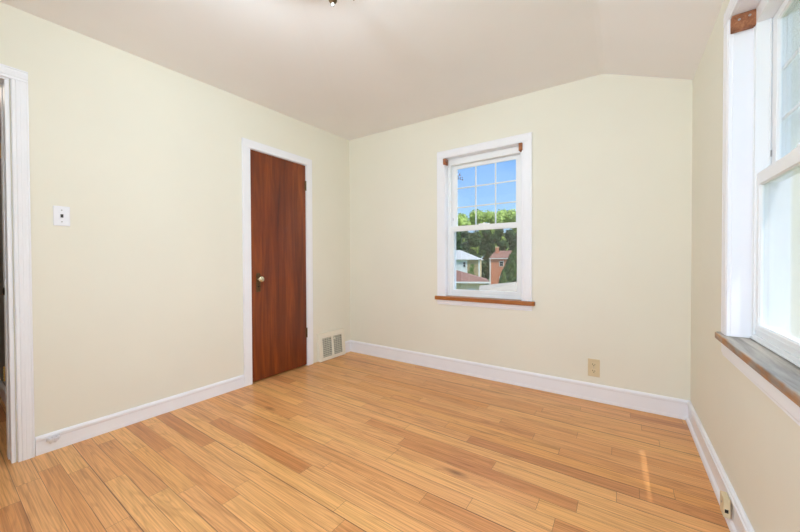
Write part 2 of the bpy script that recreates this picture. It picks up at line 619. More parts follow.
wall('wall_left', YF, YB + WT, 0, 2.62, [DOORWAY, CLOSET], lambda u, w_, z: (-0.12 * w_, u, z), 'wall')
wall('wall_back', 0, XR, 0, 2.62, [(BWX - WIN_HALF, BWX + WIN_HALF, WIN_B, WIN_T)], lambda u, w_, z: (u, YB + WT * w_, z), 'wall')
wall('wall_right', YF - WT, YB + WT, 0, 2.30, [(RWY - WIN_HALF, RWY + WIN_HALF, WIN_B, WIN_T)], lambda u, w_, z: (XR + WT * w_, u, z), 'wall')
FWX = (1.68, 2.57)  # centres of the added front windows
wall('wall_front', -0.12, XR, 0, 2.62, [(x - WIN_HALF, x + WIN_HALF, WIN_B, WIN_T) for x in FWX], lambda u, w_, z: (u, YF - WT * w_, z), 'wall')
structure(box('wall_closet', (-0.20, 1.50, 0), (-0.122, 2.28, 2.62), 'wall'))

# ceiling: level over most of the room, sloping down to the right
bm = bmesh.new()
prof_b = [(0, ZBL), (XRIDGE - 0.03, ZRIDGE + 0.002), (XRIDGE, ZRIDGE - 0.003), (XRIDGE + 0.03, ZRIDGE - 0.014), (XR, ZRIGHT)]
prof_f = [(0, ZFL)] + [(x, z) for x, z in prof_b[1:]]
rows = []
for yy, pr in ((YB, prof_b), (YF, prof_f)):
    rows.append(([bm.verts.new((x, yy, z)) for x, z in pr], [bm.verts.new((x, yy, z + 0.1)) for x, z in pr]))
n = len(prof_b)
for k in range(n - 1):
    bm.faces.new((rows[0][0][k], rows[0][0][k + 1], rows[1][0][k + 1], rows[1][0][k]))
    bm.faces.new((rows[0][1][k], rows[1][1][k], rows[1][1][k + 1], rows[0][1][k + 1]))
    for r in rows:
        bm.faces.new((r[0][k], r[1][k], r[1][k + 1], r[0][k + 1]))
for k in (0, n - 1):
    bm.faces.new((rows[0][0][k], rows[1][0][k], rows[1][1][k], rows[0][1][k]))
bmesh.ops.recalc_face_normals(bm, faces=bm.faces)
me = bpy.data.meshes.new('ceiling')
bm.to_mesh(me)
bm.free()
me.materials.append(M['ceil'])
o = bpy.data.objects.new('ceiling', me)
COL.objects.link(o)
structure(o)

# roof over the room; unseen eave shaped to trim the sun beam indoors
def eave_x(y):
    return 3.424 - 0.03 * (y - 1.42)
bm = bmesh.new()
ends = []
for yy in (YF - 0.5, YB + WT + 0.25):
    ex = eave_x(yy)
    ends.append([bm.verts.new(p) for p in ((-2.2, yy, 2.66), (XRIDGE, yy, 2.66), (XR + WT * 0.5, yy, 2.35), (ex, yy, 2.25), (ex, yy, 2.36), (XRIDGE, yy, 2.84), (-2.2, yy, 2.84))])
bm.faces.new(ends[0][::-1])
bm.faces.new(ends[1])
for k in range(7):
    bm.faces.new((ends[0][k], ends[0][(k + 1) % 7], ends[1][(k + 1) % 7], ends[1][k]))
bmesh.ops.recalc_face_normals(bm, faces=bm.faces)
me = bpy.data.meshes.new('roof')
bm.to_mesh(me)
bm.free()
me.materials.append(M['roofbrown'])
rf = bpy.data.objects.new('roof', me)
COL.objects.link(rf)
structure(rf)

# hall beyond the doorway
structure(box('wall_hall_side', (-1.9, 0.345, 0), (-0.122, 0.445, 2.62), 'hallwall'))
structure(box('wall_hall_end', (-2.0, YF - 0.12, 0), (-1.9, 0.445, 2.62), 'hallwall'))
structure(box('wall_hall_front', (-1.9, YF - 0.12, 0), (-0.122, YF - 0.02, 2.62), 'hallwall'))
structure(box('ceiling_hall', (-1.9, YF - 0.02, 2.40), (-0.122, 0.345, 2.50), 'ceil'))
structure(box('baseboard_hall', (-1.899, 0.325, 0), (-0.16, 0.345, 0.10), 'trim', bevel=0.004))
structure(box('trim_1', (-1.899, 0.318, 2.02), (-0.16, 0.345, 2.16), 'hallwood', bevel=0.004))

# baseboards
def baseboard(name, pts, length, height, direction, inward, shoe=False):
    """profile swept straight from pts along direction; inward = towards the room"""
    d, i_ = Vector(direction), Vector(inward)
    h = height
    prof = [(0, 0), (0.015, 0), (0.015, 0.016), (0.0135, 0.024), (0.012, h - 0.030), (0.0145, h - 0.022), (0.0145, h - 0.012), (0.009, h - 0.003), (0.006, h), (0, h)]
    if shoe:
        prof = [(0, 0), (0.026, 0), (0.0255, 0.010), (0.021, 0.020), (0.0125, 0.026), (0.0115, h - 0.036), (0.017, h - 0.030), (0.019, h - 0.024), (0.019, h - 0.014), (0.014, h - 0.010), (0.014, h - 0.004), (0.008, h), (0, h)]
    P = [Vector(pts) + i_ * a + Vector((0, 0, b)) for a, b in prof]
    return structure(MB().poly(P, d * length).build(name, 'trim', bevel=0.0012))

baseboard('baseboard_left', (0.0, 0.330, 0), 1.516 - 0.330, 0.102, (0, 1, 0), (1, 0, 0))
baseboard('baseboard_left_end', (0.0, 2.700, 0), YB - 2.700, 0.131, (0, 1, 0), (1, 0, 0))
baseboard('baseboard_back', (0.0, YB, 0), XR, 0.131, (1, 0, 0), (0, -1, 0))
baseboard('baseboard_right', (XR, YF, 0), YB - YF, 0.131, (0, 1, 0), (-1, 0, 0), True)
baseboard('baseboard_front', (0.0, YF, 0), XR, 0.131, (1, 0, 0), (0, 1, 0))

# ---------------------------------------------------------------- casings
def fluted(width, t=0.018):
    """cross-section of a moulded casing: (across, out)"""
    return [(0, 0), (0, t * 0.80), (0.003, t * 0.92), (0.009, t * 0.92), (0.011, t * 0.86), (0.014, t * 0.86), (0.017, t), (width * 0.45, t), (width * 0.47, t * 0.95), (width * 0.50, t * 0.95), (width * 0.52, t), (width - 0.016, t), (width - 0.013, t * 0.9), (width - 0.008, t * 0.9), (width - 0.005, t), (width, t * 0.95), (width, 0)]

# ---------------------------------------------------------------- closet door (door_1)
d1 = root('door_1', (0, 1.886, 0), 0, 'closed dark red-brown slab door in the left wall')
yL, yR = 1.586, 2.187
cas = MB()
cas.box((0, 1.516 - 1.886, 0), (0.018, 1.586 - 1.886, 2.030))
cas.build('casing', 'trim', d1, 0.003)
MB().box((0, 2.187 - 1.886, 0), (0.018, 2.257 - 1.886, 2.030)).build('casing', 'trim', d1, 0.003)
MB().box((0, 1.516 - 1.886, 2.0302), (0.018, 2.257 - 1.886, 2.0995)).build('casing', 'trim', d1, 0.003)
MB().box((-0.118, 1.5785 - 1.886, 0), (0.004, 1.589 - 1.886, 2.030)).build('jamb', 'trim', d1, 0.001)
MB().box((-0.118, 2.184 - 1.886, 0), (0.004, 2.1945 - 1.886, 2.030)).build('jamb', 'trim', d1, 0.001)
MB().box((-0.118, 1.589 - 1.886, 2.026), (0.004, 2.184 - 1.886, 2.0395)).build('jamb', 'trim', d1, 0.001)
leaf = MB().box((-0.030, 1.5935 - 1.886, 0.013), (0.005, 2.1805 - 1.886, 2.0225)).build('door_leaf', 'door', d1, 0.0015)
leaf['label'] = 'dark red-brown varnished wood slab'
ky = 1.655 - 1.886
esc = MB().poly([(0.005, ky - 0.020, 0.792), (0.005, ky + 0.020, 0.792), (0.005, ky + 0.020, 0.945), (0.005, ky + 0.012, 0.958), (0.005, ky - 0.012, 0.958), (0.005, ky - 0.020, 0.945)], (0.0035, 0, 0)).build('escutcheon', 'bronze', leaf, 0.001)
MB().lathe([(0, 0.013), (0.010, 0.013), (0.014, 0.009), (0.026, 0.009), (0.032, 0.016), (0.038, 0.0245), (0.047, 0.027), (0.055, 0.0235), (0.059, 0.014), (0.060, 0)], (0.0085, ky, 0.905), (1, 0, 0), 28).build('door_knob', 'knobmetal', leaf, smooth=True)
MB().lathe([(0, 0.006), (0.002, 0.006), (0.0025, 0)], (0.0085, ky, 0.838), (1, 0, 0), 14).build('keyhole', 'dark', leaf)
for zc in (1.818, 0.335):
    h = MB()
    for k in range(5):
        h.lathe([(0, 0.0055), (0.017, 0.0055)], (0.009, 2.1825 - 1.886, zc - 0.045 + 0.018 * k), (0, 0, 1), 12)
    h.lathe([(0, 0.004), (0.003, 0.007), (0.007, 0.004), (0.010, 0)], (0.009, 2.1825 - 1.886, zc + 0.045), (0, 0, 1), 12)
    h.box((0.0052, 2.166 - 1.886, zc - 0.045), (0.0066, 2.1825 - 1.886, zc + 0.045))
    h.build('hinge', 'bronze', d1)

# ---------------------------------------------------------------- open doorway to the hall (door_2)
d2 = root('door_2', (0, 0.262, 0), 0, 'white cased doorway to the hall at the left edge')
P = [Vector((o_, 0.005 + a, 0.0)) for a, o_ in fluted(0.060)]
MB().poly(P, (0, 0, 2.012)).build('casing', 'trim', d2)
P = [Vector((o_, -0.762 - 0.005 - a, 0.0)) for a, o_ in fluted(0.060)]
MB().poly(P, (0, 0, 2.012)).build('casing', 'trim', d2)
P = [Vector((o_, -0.762 - 0.065, 2.013 + a)) for a, o_ in fluted(0.060)]
MB().poly(P, (0, 0.762 + 0.13, 0)).build('casing', 'trim', d2)
MB().box((-0.124, -0.0160, 0), (0.006, -0.0005, 2.003)).build('jamb', 'trim', d2, 0.0015)
MB().box((-0.124, -0.7615, 0), (0.006, -0.750, 2.003)).build('jamb', 'trim', d2, 0.0015)
MB().box((-0.124, -0.7615, 2.0035), (0.006, -0.0005, 2.0145)).build('jamb', 'trim', d2, 0.0015)
MB().box((-0.118, -0.0205, 0), (-0.060, -0.0165, 1.998)).build('door_stop', 'trim', d2, 0.0015)
for zc in (1.66, 0.452):
    h = MB()
    for k in range(5):
        h.lathe([(0, 0.005), (0.015, 0.005)], (-0.123, -0.0225, zc - 0.04 + 0.016 * k), (0, 0, 1), 12)
    h.box((-0.1262, -0.0222, zc - 0.04), (-0.1185, -0.0206, zc + 0.04))
    hh = h.build('hinge', 'brass', d2)
    hh['label'] = 'brass hinge on the white jamb'
# its leaf, swung into the hall and lying along the side wall
lf = MB().box((-0.760, 0.043, 0.012), (-0.135, 0.061, 1.998)).build('door_leaf', 'trim', d2, 0.002)
MB().lathe([(0, 0.022), (0.003, 0.022), (0.006, 0.012), (0.007, 0)], (-0.092, -0.0206, 0.902), (0, -1, 0), 22).build('latch_plate', 'black', d2, smooth=True)['label'] = 'round black latch on the white jamb'

# ---------------------------------------------------------------- double-hung windows
def make_window(rt, sill_mat, seed, screened, s_top=0.720, s_bot=0.685):
    """local axes: x across, y out through the wall, z up. Builds the parts of one window."""
    H = WIN_HALF
    CW = 0.080
    for s in (-1, 1):
        P = [Vector((s * (H - 0.002 + a), -o_, s_top + 0.0005)) for a, o_ in fluted(CW)]
        MB().poly(P, (0, 0, 2.0395 - s_top)).build('casing', 'trim', rt)
    P = [Vector((-(H + CW - 0.002), -o_, 2.0402 + a * 0.068 / 0.08)) for a, o_ in fluted(CW)]
    MB().poly(P, (2 * (H + CW - 0.002), 0, 0)).build('casing', 'trim', rt)
    # jamb liner
    for s in (-1, 1):
        MB().box((s * H, -0.004, s_top + 0.0005), (s * (H - 0.006), 0.058, 2.038)).build('jamb', 'trim', rt, 0.001)
    MB().box((-H, -0.004, 2.0385), (H, 0.058, 2.0435)).build('jamb', 'trim', rt, 0.001)
    # stool with horns and apron
    st = MB()
    hw = H + CW + 0.022
    fr_ = -0.036 if s_top > 0.73 else -0.040
    pts = [(-hw, fr_ + 0.018), (-hw + 0.005, fr_ + 0.006), (-hw + 0.018, fr_), (hw - 0.018, fr_), (hw - 0.005, fr_ + 0.006), (hw, fr_ + 0.018), (hw, -0.0005), (H - 0.001, -0.0005), (H - 0.001, 0.060), (-H + 0.001, 0.060), (-H + 0.001, -0.0005), (-hw, -0.0005)]
    st.poly([(p_[0], p_[1], s_bot) for p_ in pts], (0, 0, s_top - s_bot))
    sill = st.build('window_sill', sill_mat, rt, 0.004)
    za = s_bot - 0.001
    MB().poly([(-H - CW, -0.016, za), (-H - CW, -0.016, 0.655), (-H - CW, -0.012, 0.648), (-H - CW, -0.012, 0.640), (-H - CW, 0, 0.640), (-H - CW, 0, za)], (2 * (H + CW), 0, 0)).build('apron', 'trim', rt, 0.001)
    # vinyl frame
    f0, f1 = 0.055, 0.150
    fr = MB()
    hi = H - 0.001
    fr.box((-hi, f0, s_top + 0.0015), (-hi + 0.030, f1, 2.043))
    fr.box((hi - 0.030, f0, s_top + 0.0015), (hi, f1, 2.043))
    fr.box((-hi + 0.030, f0, 1.981), (hi - 0.030, f1, 2.043))
    fr.box((-hi + 0.030, f0, s_top + 0.0015), (hi - 0.030, f1, s_top + 0.022))
    fr.box((-hi, f0 - 0.004, s_top + 0.0015), (hi, f0, s_top + 0.009))
    for s in (-1, 1):
        fr.box((s * (hi - 0.012), f0 - 0.003, s_top + 0.009), (s * (hi - 0.016), f0, 2.043))
    # channel ribs in the side tracks
    for s in (-1, 1):
        fr.box((s * (hi - 0.030), 0.092, s_top + 0.022), (s * (hi - 0.036), 0.096, 1.981))
    frame = fr.build('window_frame', 'vinyl', rt, 0.002)
    hs = hi - 0.0305
    def sash(name, y0, y1, z0, z1, stile, bot, top, gl):
        b = MB()
        b.box((-hs, y0, z0), (-hs + stile, y1, z1))
        b.box((hs - stile, y0, z0), (hs, y1, z1))
        b.box((-hs + stile, y0, z0), (hs - stile, y1, z0 + bot))
        b.box((-hs + stile, y0, z1 - top), (hs - stile, y1, z1))
        # glazing bead
        gx, ga, gb = hs - stile, z0 + bot, z1 - top
        for s in (-1, 1):
            b.box((s * gx, y0 + 0.004, ga), (s * (gx - 0.004), y0 + 0.012, gb))
        b.box((-gx, y0 + 0.004, ga), (gx, y0 + 0.012, ga + 0.004))
        b.box((-gx, y0 + 0.004, gb - 0.004), (gx, y0 + 0.012, gb))
        b.box((-hs, y0 - 0.003, z0 + bot * 0.45), (hs, y0, z0 + bot * 0.62))
        so = b.build(name, 'vinyl', rt, 0.0015)
        for yy in (y0 + 0.012, y0 + 0.024):
            MB().box((-gx, yy, ga), (gx, yy + 0.002, gb)).build('pane', 'glass', so)
        return so, gx, ga, gb
    up_, gx, ga, gb = sash('upper_sash', 0.099, 0.127, 1.350, 1.980, 0.044, 0.040, 0.030, 0.125)
    gr = MB()
    for k in (1, 2):
        xx = -gx + 2 * gx * k / 3
        gr.box((xx - 0.006, 0.1145, ga), (xx + 0.006, 0.1215, gb))
    for k in (1, 2):
        zz = ga + (gb - ga) * k / 3
        gr.box((-gx, 0.1148, zz - 0.006), (gx, 0.1212, zz + 0.006))
    gr.build('muntin_grille', 'vinyl', up_, 0.001)
    lo_, gx2, gc, gd = sash('lower_sash', 0.061, 0.094, s_top + 0.0225, 1.392, 0.026, 0.038, 0.047, 0.09)
    # sash lift lip and lock
    MB().box((-0.05, 0.070, 1.3925), (0.05, 0.092, 1.402)).lathe([(0, 0.012), (0.006, 0.012), (0.009, 0.006), (0.010, 0)], (0, 0.081, 1.402), (0, 0, 1), 14).build('sash_lock', 'vinyl', lo_, 0.001)
    for s in (-1, 1):
        MB().box((s * (hs - 0.002), 0.0945, 1.450), (s * (hs - 0.010), 0.0988, 1.475)).build('tilt_latch', 'screw', up_, 0.001)
    if screened:
        sc = MB()
        sc.box((-hs, 0.1525, s_top + 0.025), (-hs + 0.012, 0.158, 1.365)).box((hs - 0.012, 0.1525, s_top + 0.025), (hs, 0.158, 1.365))
        sc.box((-hs + 0.012, 0.1525, s_top + 0.025), (hs - 0.012, 0.158, s_top + 0.037)).box((-hs + 0.012, 0.1525, 1.353), (hs - 0.012, 0.158, 1.365))
        so = sc.build('screen_frame', 'vinyl', rt)
        MB().box((-hs + 0.012, 0.1549, s_top + 0.037), (hs - 0.012, 0.1555, 1.353)).build('insect_screen', 'screen', so)
    return sill

w1 = root('window_1', (BWX, YB, 0), 0, 'white double-hung window in the back wall')
make_window(w1, 'sillwood', 1, True)
for k, x in enumerate(FWX):  # unseen front windows, added as openings for the fill lights
    wf = root('window_%d' % (k + 3), (x, YF, 0), math.pi, 'white double-hung window in the front wall')
    make_window(wf, 'sillwood', 3 + k, False)
w2 = root('window_2', (XR, RWY, 0), -math.pi / 2, 'white double-hung window in the right wall')
# the right sill is weathered; its wear runs across the board, so its mesh carries its own local frame
sill2 = make_window(w2, 'weathered', 2, False, 0.737, 0.709)
for v in sill2.data.vertices:
    x_, y_, z_ = v.co
    v.co = (y_ + 0.036, x_, z_ - 0.709)
sill2.rotation_euler = (0, 0, 0)
# mesh x = across the board, y = along it: map back with a rotation and mirror-free flip
sill2.data.transform(Matrix.Scale(-1, 4, Vector((0, 1, 0))))
sill2.data.flip_normals()
sill2.rotation_euler = (0, 0, math.pi / 2)
sill2.location = (0, -0.036, 0.709)

# ================================================================= THINGS IN THE ROOM
# shade bracket blocks in the window corners
def bracket(x, y, z, dx, dy, dz, label, rz=0.0):
    t = thing('shade_bracket_block', label, 'wooden block', (x, y, z), rz, 'brown shade bracket blocks')
    MB().box((-dx / 2, -dy / 2, -dz / 2), (dx / 2, dy / 2, dz / 2)).build('wood_block', 'block', t, 0.003)
    for px, pz in ((-0.2, 0.12), (0.22, 0.2)):
        if dy > dx:
            MB().lathe([(0, 0.0045), (0.0015, 0.0045), (0.0022, 0)], (-dx / 2 if rz == 0 and x > BWX else dx / 2, px * dy, pz * dz), (-1 if rz == 0 and x > BWX else 1, 0, 0), 10).build('screw', 'screw', t)
        else:
            MB().lathe([(0, 0.0045), (0.0015, 0.0045), (0.0022, 0)], (px * dx, -dy / 2, pz * dz), (0, -1, 0), 10).build('screw', 'screw', t)
    return t
bracket(BWX - WIN_HALF + 0.008, YB - 0.004, 2.003, 0.028, 0.056, 0.055, 'small brown wooden block at the upper left corner of the back window')
bracket(BWX + WIN_HALF - 0.009, YB - 0.004, 2.003, 0.028, 0.056, 0.062, 'small brown wooden block at the upper right corner of the back window')
b3 = bracket(XR + 0.022, RWY + WIN_HALF - 0.019, 2.006, 0.070, 0.024, 0.062, 'wide brown wooden block atop the right window jamb beside the wall')

# phone wall plate on the left wall
t = thing('wall_plate', 'white wall plate with a small black jack on the left wall', 'wall plate', (0.0, 0.447, 1.320))
MB().box((0.0002, -0.034, -0.056), (0.006, 0.034, 0.056)).build('plate', 'plate', t, 0.003)
MB().box((0.006, -0.0085, -0.0125), (0.0085, 0.0085, 0.0125)).build('jack_bezel', 'plate', t, 0.001)
MB().box((0.0085, -0.0058, -0.009), (0.0092, 0.0058, 0.010)).build('jack_port', 'black', t)
for zc in (0.033, -0.033):
    MB().lathe([(0, 0.0032), (0.001, 0.0032), (0.0015, 0)], (0.006, 0, zc), (1, 0, 0), 12).build('screw', 'screw', t)

# duplex outlet on the back wall
t = thing('power_outlet', 'beige double power outlet low on the back wall', 'outlet', (2.474, YB, 0.249))
MB().box((-0.039, -0.006, -0.066), (0.039, -0.0002, 0.066)).build('plate', 'beige', t, 0.003)
for zc in (0.024, -0.024):
    r = MB().poly([(0.017 * math.cos(a) if abs(math.sin(a)) < 0.75 else 0.017 * math.cos(a), -0.006, zc + max(-0.0135, min(0.0135, 0.018 * math.sin(a)))) for a in [2 * math.pi * k / 28 for k in range(28)]], (0, -0.002, 0)).build('receptacle', 'beige', t)
    MB().box((-0.0085, -0.0084, zc - 0.001), (-0.0055, -0.0079, zc + 0.009)).build('slot', 'dark', r)
    MB().box((0.0055, -0.0084, zc - 0.001), (0.0085, -0.0079, zc + 0.007)).build('slot', 'dark', r)
    MB().lathe([(0, 0.0032), (0.0005, 0.0032)], (0, -0.0079, zc - 0.0075), (0, -1, 0), 12).build('slot', 'dark', r)
MB().lathe([(0, 0.003), (0.001, 0.003), (0.0015, 0)], (0, -0.006, 0), (0, -1, 0), 12).build('screw', 'screw', t)

# surface phone box on the right baseboard
t = thing('phone_jack_box', 'small beige box mounted on the right baseboard near the floor', 'jack box', (XR - 0.0196, 1.80, 0.072))
MB().box((-0.021, -0.028, -0.038), (0, 0.028, 0.038)).build('cover', 'beige', t, 0.0025)
MB().box((-0.017, -0.0285, -0.018), (-0.006, -0.0279, -0.004)).build('jack_port', 'dark', t)
MB().lathe([(0, 0.004), (0.001, 0.004), (0.0016, 0)], (-0.021, 0, 0.008), (-1, 0, 0), 12).build('screw', 'screw', t)

# warm-air register in the corner
t = thing('air_register', 'cream wall register with two louvred grilles beside the dark door', 'vent', (0.0, 2.509, 0.0))
def slab(y0, y1, z0, z1, off0=0.0, off1=0.0):
    """a piece of the register face, which leans: deeper at the floor than at the top"""
    X = lambda z: 0.050 - 0.024 * (z / 0.295)
    return [(X(z0) + off0, y0, z0), (X(z0) + off1, y0, z0), (X(z1) + off1, y0, z1), (X(z1) + off0, y0, z1)]
ya, yb_ = -0.188, 0.188
g = [(-0.142, -0.014), (0.016, 0.142)]
zg0, zg1 = 0.040, 0.240
fr = MB()
for a, b, c, d in ((ya, yb_, 0.004, zg0), (ya, yb_, zg1, 0.295), (ya, g[0][0], zg0, zg1), (g[0][1], g[1][0], zg0, zg1), (g[1][1], yb_, zg0, zg1)):
    fr.poly(slab(a, b, c, d, -0.006, 0.0), (0, b - a, 0))
# side cheeks and top back to the wall
fr.poly([(0.0003, ya, 0.004), (0.044, ya, 0.004), (0.021, ya, 0.295), (0.0003, ya, 0.295)], (0, 0.004, 0))
fr.poly([(0.0003, yb_ - 0.004, 0.004), (0.044, yb_ - 0.004, 0.004), (0.021, yb_ - 0.004, 0.295), (0.0003, yb_ - 0.004, 0.295)], (0, 0.004, 0))
fr.poly([(0.0003, ya, 0.291), (0.022, ya, 0.291), (0.022, ya, 0.295), (0.0003, ya, 0.295)], (0, yb_ - ya, 0))
fr.build('register_frame', 'cream', t, 0.0008)
MB().box((0.0003, ya + 0.006, 0.006), (0.008, yb_ - 0.006, 0.288)).build('back_plate', 'ventback', t)
for (a, b) in g:
    fi = MB()
    nf = 10
    for k in range(nf):
        z = zg0 + (zg1 - zg0) * (k + 0.5) / nf
        X = 0.050 - 0.024 * (z / 0.295)
        fi.box((X - 0.016, a, z - 0.0022), (X - 0.003, b, z + 0.0022), (0, 0.75, 0))
    for k in range(1, 4):
        yy = a + (b - a) * k / 4
        fi.poly(slab(yy - 0.001, yy + 0.001, zg0, zg1, -0.012, -0.004), (0, 0.002, 0))
    fi.build('louvre_grille', 'ventfin', t)
MB().box((0.030, 0.022, 0.205), (0.047, 0.034, 0.225)).build('lever', 'cream', t, 0.002)

# white half-round cup on the left baseboard with its wire
t = thing('cable_cup', 'small white half-round cup on the left baseboard beside the doorway', 'cable cup', (0.0147, 0.396, 0.080))
bm_ = MB()
rows_ = []
for j in range(7):
    ph = (math.pi / 2) * j / 6
    rows_.append([bm_.bm.verts.new((0.016 * math.cos(ph) * math.sin(math.pi * i / 16) ** 0.6, -0.027 * math.cos(math.pi * i / 16), -0.036 * math.sin(ph) * math.sin(math.pi * i / 16) ** 0.7 + 0.004 * math.cos(math.pi * i / 2))) for i in range(17)])
for a, b in zip(rows_, rows_[1:]):
    for i in range(16):
        bm_.bm.faces.new((a[i], a[i + 1], b[i + 1], b[i]))
c_ = bm_.build('cup', 'plate', t, smooth=True)
md = c_.modifiers.new('thick', 'SOLIDIFY')
md.thickness = 0.0025
md.offset = -1
rim = MB()
for i in range(6):
    yy = -0.020 + 0.008 * i
    rim.tube([(0.003, yy, -0.003), (0.012, yy, 0.002), (0.016, yy * 0.9, -0.010), (0.011, yy * 0.85, -0.024 + abs(yy) * 0.4)], 0.0014, 6)
rim.build('rib', 'plate', t)
MB().tube([(0.0015, -0.064, 0.022), (0.002, -0.050, 0.012), (0.003, -0.034, 0.002), (0.005, -0.024, -0.006)], 0.0012, 6).build('wire', 'plate', t)

# ceiling light: arm ends in view; unseen opal bowl added to spread light
LX, LY, LZ = 1.475, 0.900, 2.4215
t = thing('ceiling_light', 'brass ceiling light whose arm ends show at the top edge', 'ceiling light', (LX, LY, LZ))
MB().lathe([(0, 0.050), (-0.006, 0.058), (-0.014, 0.050), (-0.020, 0.012), (-0.030, 0.012)], (0, 0, 0), (0, 0, 1), 32).build('canopy', 'brass', t, smooth=True)
MB().lathe([(-0.022, 0.012), (-0.026, 0.070), (-0.040, 0.120), (-0.058, 0.160), (-0.061, 0.160), (-0.040, 0.118), (-0.030, 0.070), (-0.028, 0.012)], (0, 0, 0), (0, 0, 1), 40).build('dish', 'opal', t, smooth=True)
fx, fy = -0.022, 0.263
arm = MB().tube([(0, 0.05, -0.040), (-0.004, 0.15, -0.064), (-0.014, 0.235, -0.056), (fx, fy, -0.060)], 0.004, 8).build('arm', 'brass', t, smooth=True)
MB().lathe([(0, 0.010), (-0.006, 0.018), (-0.014, 0.021), (-0.022, 0.017), (-0.026, 0.010)], (fx, fy, -0.056), (0, 0, 1), 18).build('socket', 'bronze', arm, smooth=True)
MB().lathe([(0, 0.006), (-0.006, 0.009), (-0.012, 0.008), (-0.017, 0.004), (-0.018, 0)], (fx, fy, -0.0823), (0, 0, 1), 16).build('glass_finial', 'crystal', arm, smooth=True)
MB().tube([(0.02, 0.05, -0.040), (0.050, 0.180, -0.060), (0.068, 0.320, -0.040), (0.052, 0.335, -0.058)], [0.003, 0.003, 0.003, 0.002], 8).build('arm', 'bronze', t, smooth=True)
ld = bpy.data.lights.new('lamp_light', 'POINT')
ld.shadow_soft_size = 0.045
ld.energy = LAMP_POWER
ld.color = (0.77, 0.90, 1.0)
lo = bpy.data.objects.new('lamp_light', ld)
COL.objects.link(lo)
lo.parent = t
lo.location = (0, -0.02, -0.098)

# unseen lamp, added to light the hall
hl = thing('hall_lamp', 'round white ceiling lamp in the hall', 'ceiling light', (-1.0, -0.10, 2.399))
MB().lathe([(0, 0.10), (-0.01, 0.10), (-0.04, 0.085), (-0.06, 0.05), (-0.065, 0)], (0, 0, 0), (0, 0, 1), 24).build('lamp_shade', 'lens', hl, smooth=True)
hd = bpy.data.lights.new('hall_light', 'POINT')
hd.energy = 4
hd.shadow_soft_size = 0.05
hd.color = (1, 0.9, 0.78)
ho = bpy.data.objects.new('hall_light', hd)
COL.objects.link(ho)
ho.parent = hl
ho.location = (0, 0, -0.14)

# ================================================================= OUTSIDE
structure(MB().box((-160, -60, GROUND - 0.5), (120, 220, GROUND)).build('ground', 'grass'))

F2 = Vector((-math.sin(YAW), math.cos(YAW), 0))
R2 = Vector((math.cos(YAW), math.sin(YAW), 0))
def spot(px, depth, z=GROUND):
    p = Vector((CX, 0, 0)) + F2 * depth + R2 * (depth * (px - 400) / FPX)
    return Vector((p.x, p.y, z))
VIEW_RZ = math.atan2(0.338, 0.941)          # a house with this turn faces the back window

def gable(name, w_, d_, zb, zt, x0, y0, mat, parent, over=0.3, th=0.12, hip=0.0):
    """roof over the footprint x0..x0+w_, y0..y0+d_, eaves at zb, ridge at zt running along x"""
    b = MB()
    a0, a1, c0, c1 = x0 - over, x0 + w_ + over, y0 - over, y0 + d_ + over
    ym = (c0 + c1) / 2
    bm2 = b.bm
    lo_ = [bm2.verts.new(p) for p in ((a0, c0, zb), (a1, c0, zb), (a1, c1, zb), (a0, c1, zb))]
    up_ = [bm2.verts.new(p) for p in ((a0, c0, zb + th), (a1, c0, zb + th), (a1, c1, zb + th), (a0, c1, zb + th))]
    r0 = bm2.verts.new((a0 + hip, ym, zt))
    r1 = bm2.verts.new((a1 - hip, ym, zt))
    bm2.faces.new(lo_[::-1])
    for i in range(4):
        j = (i + 1) % 4
        bm2.faces.new((lo_[i], lo_[j], up_[j], up_[i]))
    bm2.faces.new((up_[0], up_[1], r1, r0))
    bm2.faces.new((up_[2], up_[3], r0, r1))
    bm2.faces.new((up_[1], up_[2], r1))
    bm2.faces.new((up_[3], up_[0], r0))
    return b.build(name, mat, parent)

def house_window(x, z, w_, h_, y, parent):
    f = MB().box((x - w_ / 2, y - 0.06, z - h_ / 2), (x + w_ / 2, y, z + h_ / 2)).build('window', 'fascia', parent)
    MB().box((x - w_ / 2 + 0.09, y - 0.08, z - h_ / 2 + 0.10), (x + w_ / 2 - 0.09, y - 0.05, z - 0.03)).box((x - w_ / 2 + 0.09, y - 0.08, z + 0.03), (x + w_ / 2 - 0.09, y - 0.05, z + h_ / 2 - 0.10)).build('pane', 'winglass', f)
    return f

# red brick house
p = spot(490.2, 65)
hb = thing('brick_house', 'red brick house with chimney and brown roof beyond the back window', 'house', p, VIEW_RZ - 0.04)
zE = 1.55 - GROUND
MB().box((0, 0, 0), (7.5, 7.0, zE)).build('wall', 'redbrick', hb)
gable('roof', 7.5, 7.0, zE, zE + 1.75, 0, 0, 'roofbrown', hb, 0.25, 0.15, 1.2)
ch = MB().box((1.0, 2.2, zE + 0.5), (1.68, 2.9, zE + 2.35)).build('chimney', 'redbrick', hb)
MB().box((0.93, 2.13, zE + 2.35), (1.75, 2.97, zE + 2.52)).build('chimney_cap', 'tanwall', ch)
for zc in (0.60 - GROUND, -2.45 - GROUND):
    for xx in (2.15, 5.2):
        house_window(xx, zc, 0.85, 1.05, 0, hb)
MB().box((-0.12, -0.06, 0), (0.10, 0.10, zE)).build('downspout', 'fascia', hb)
MB().box((-0.25, -0.33, zE), (7.75, -0.25, zE + 0.14)).build('gutter', 'fascia', hb)

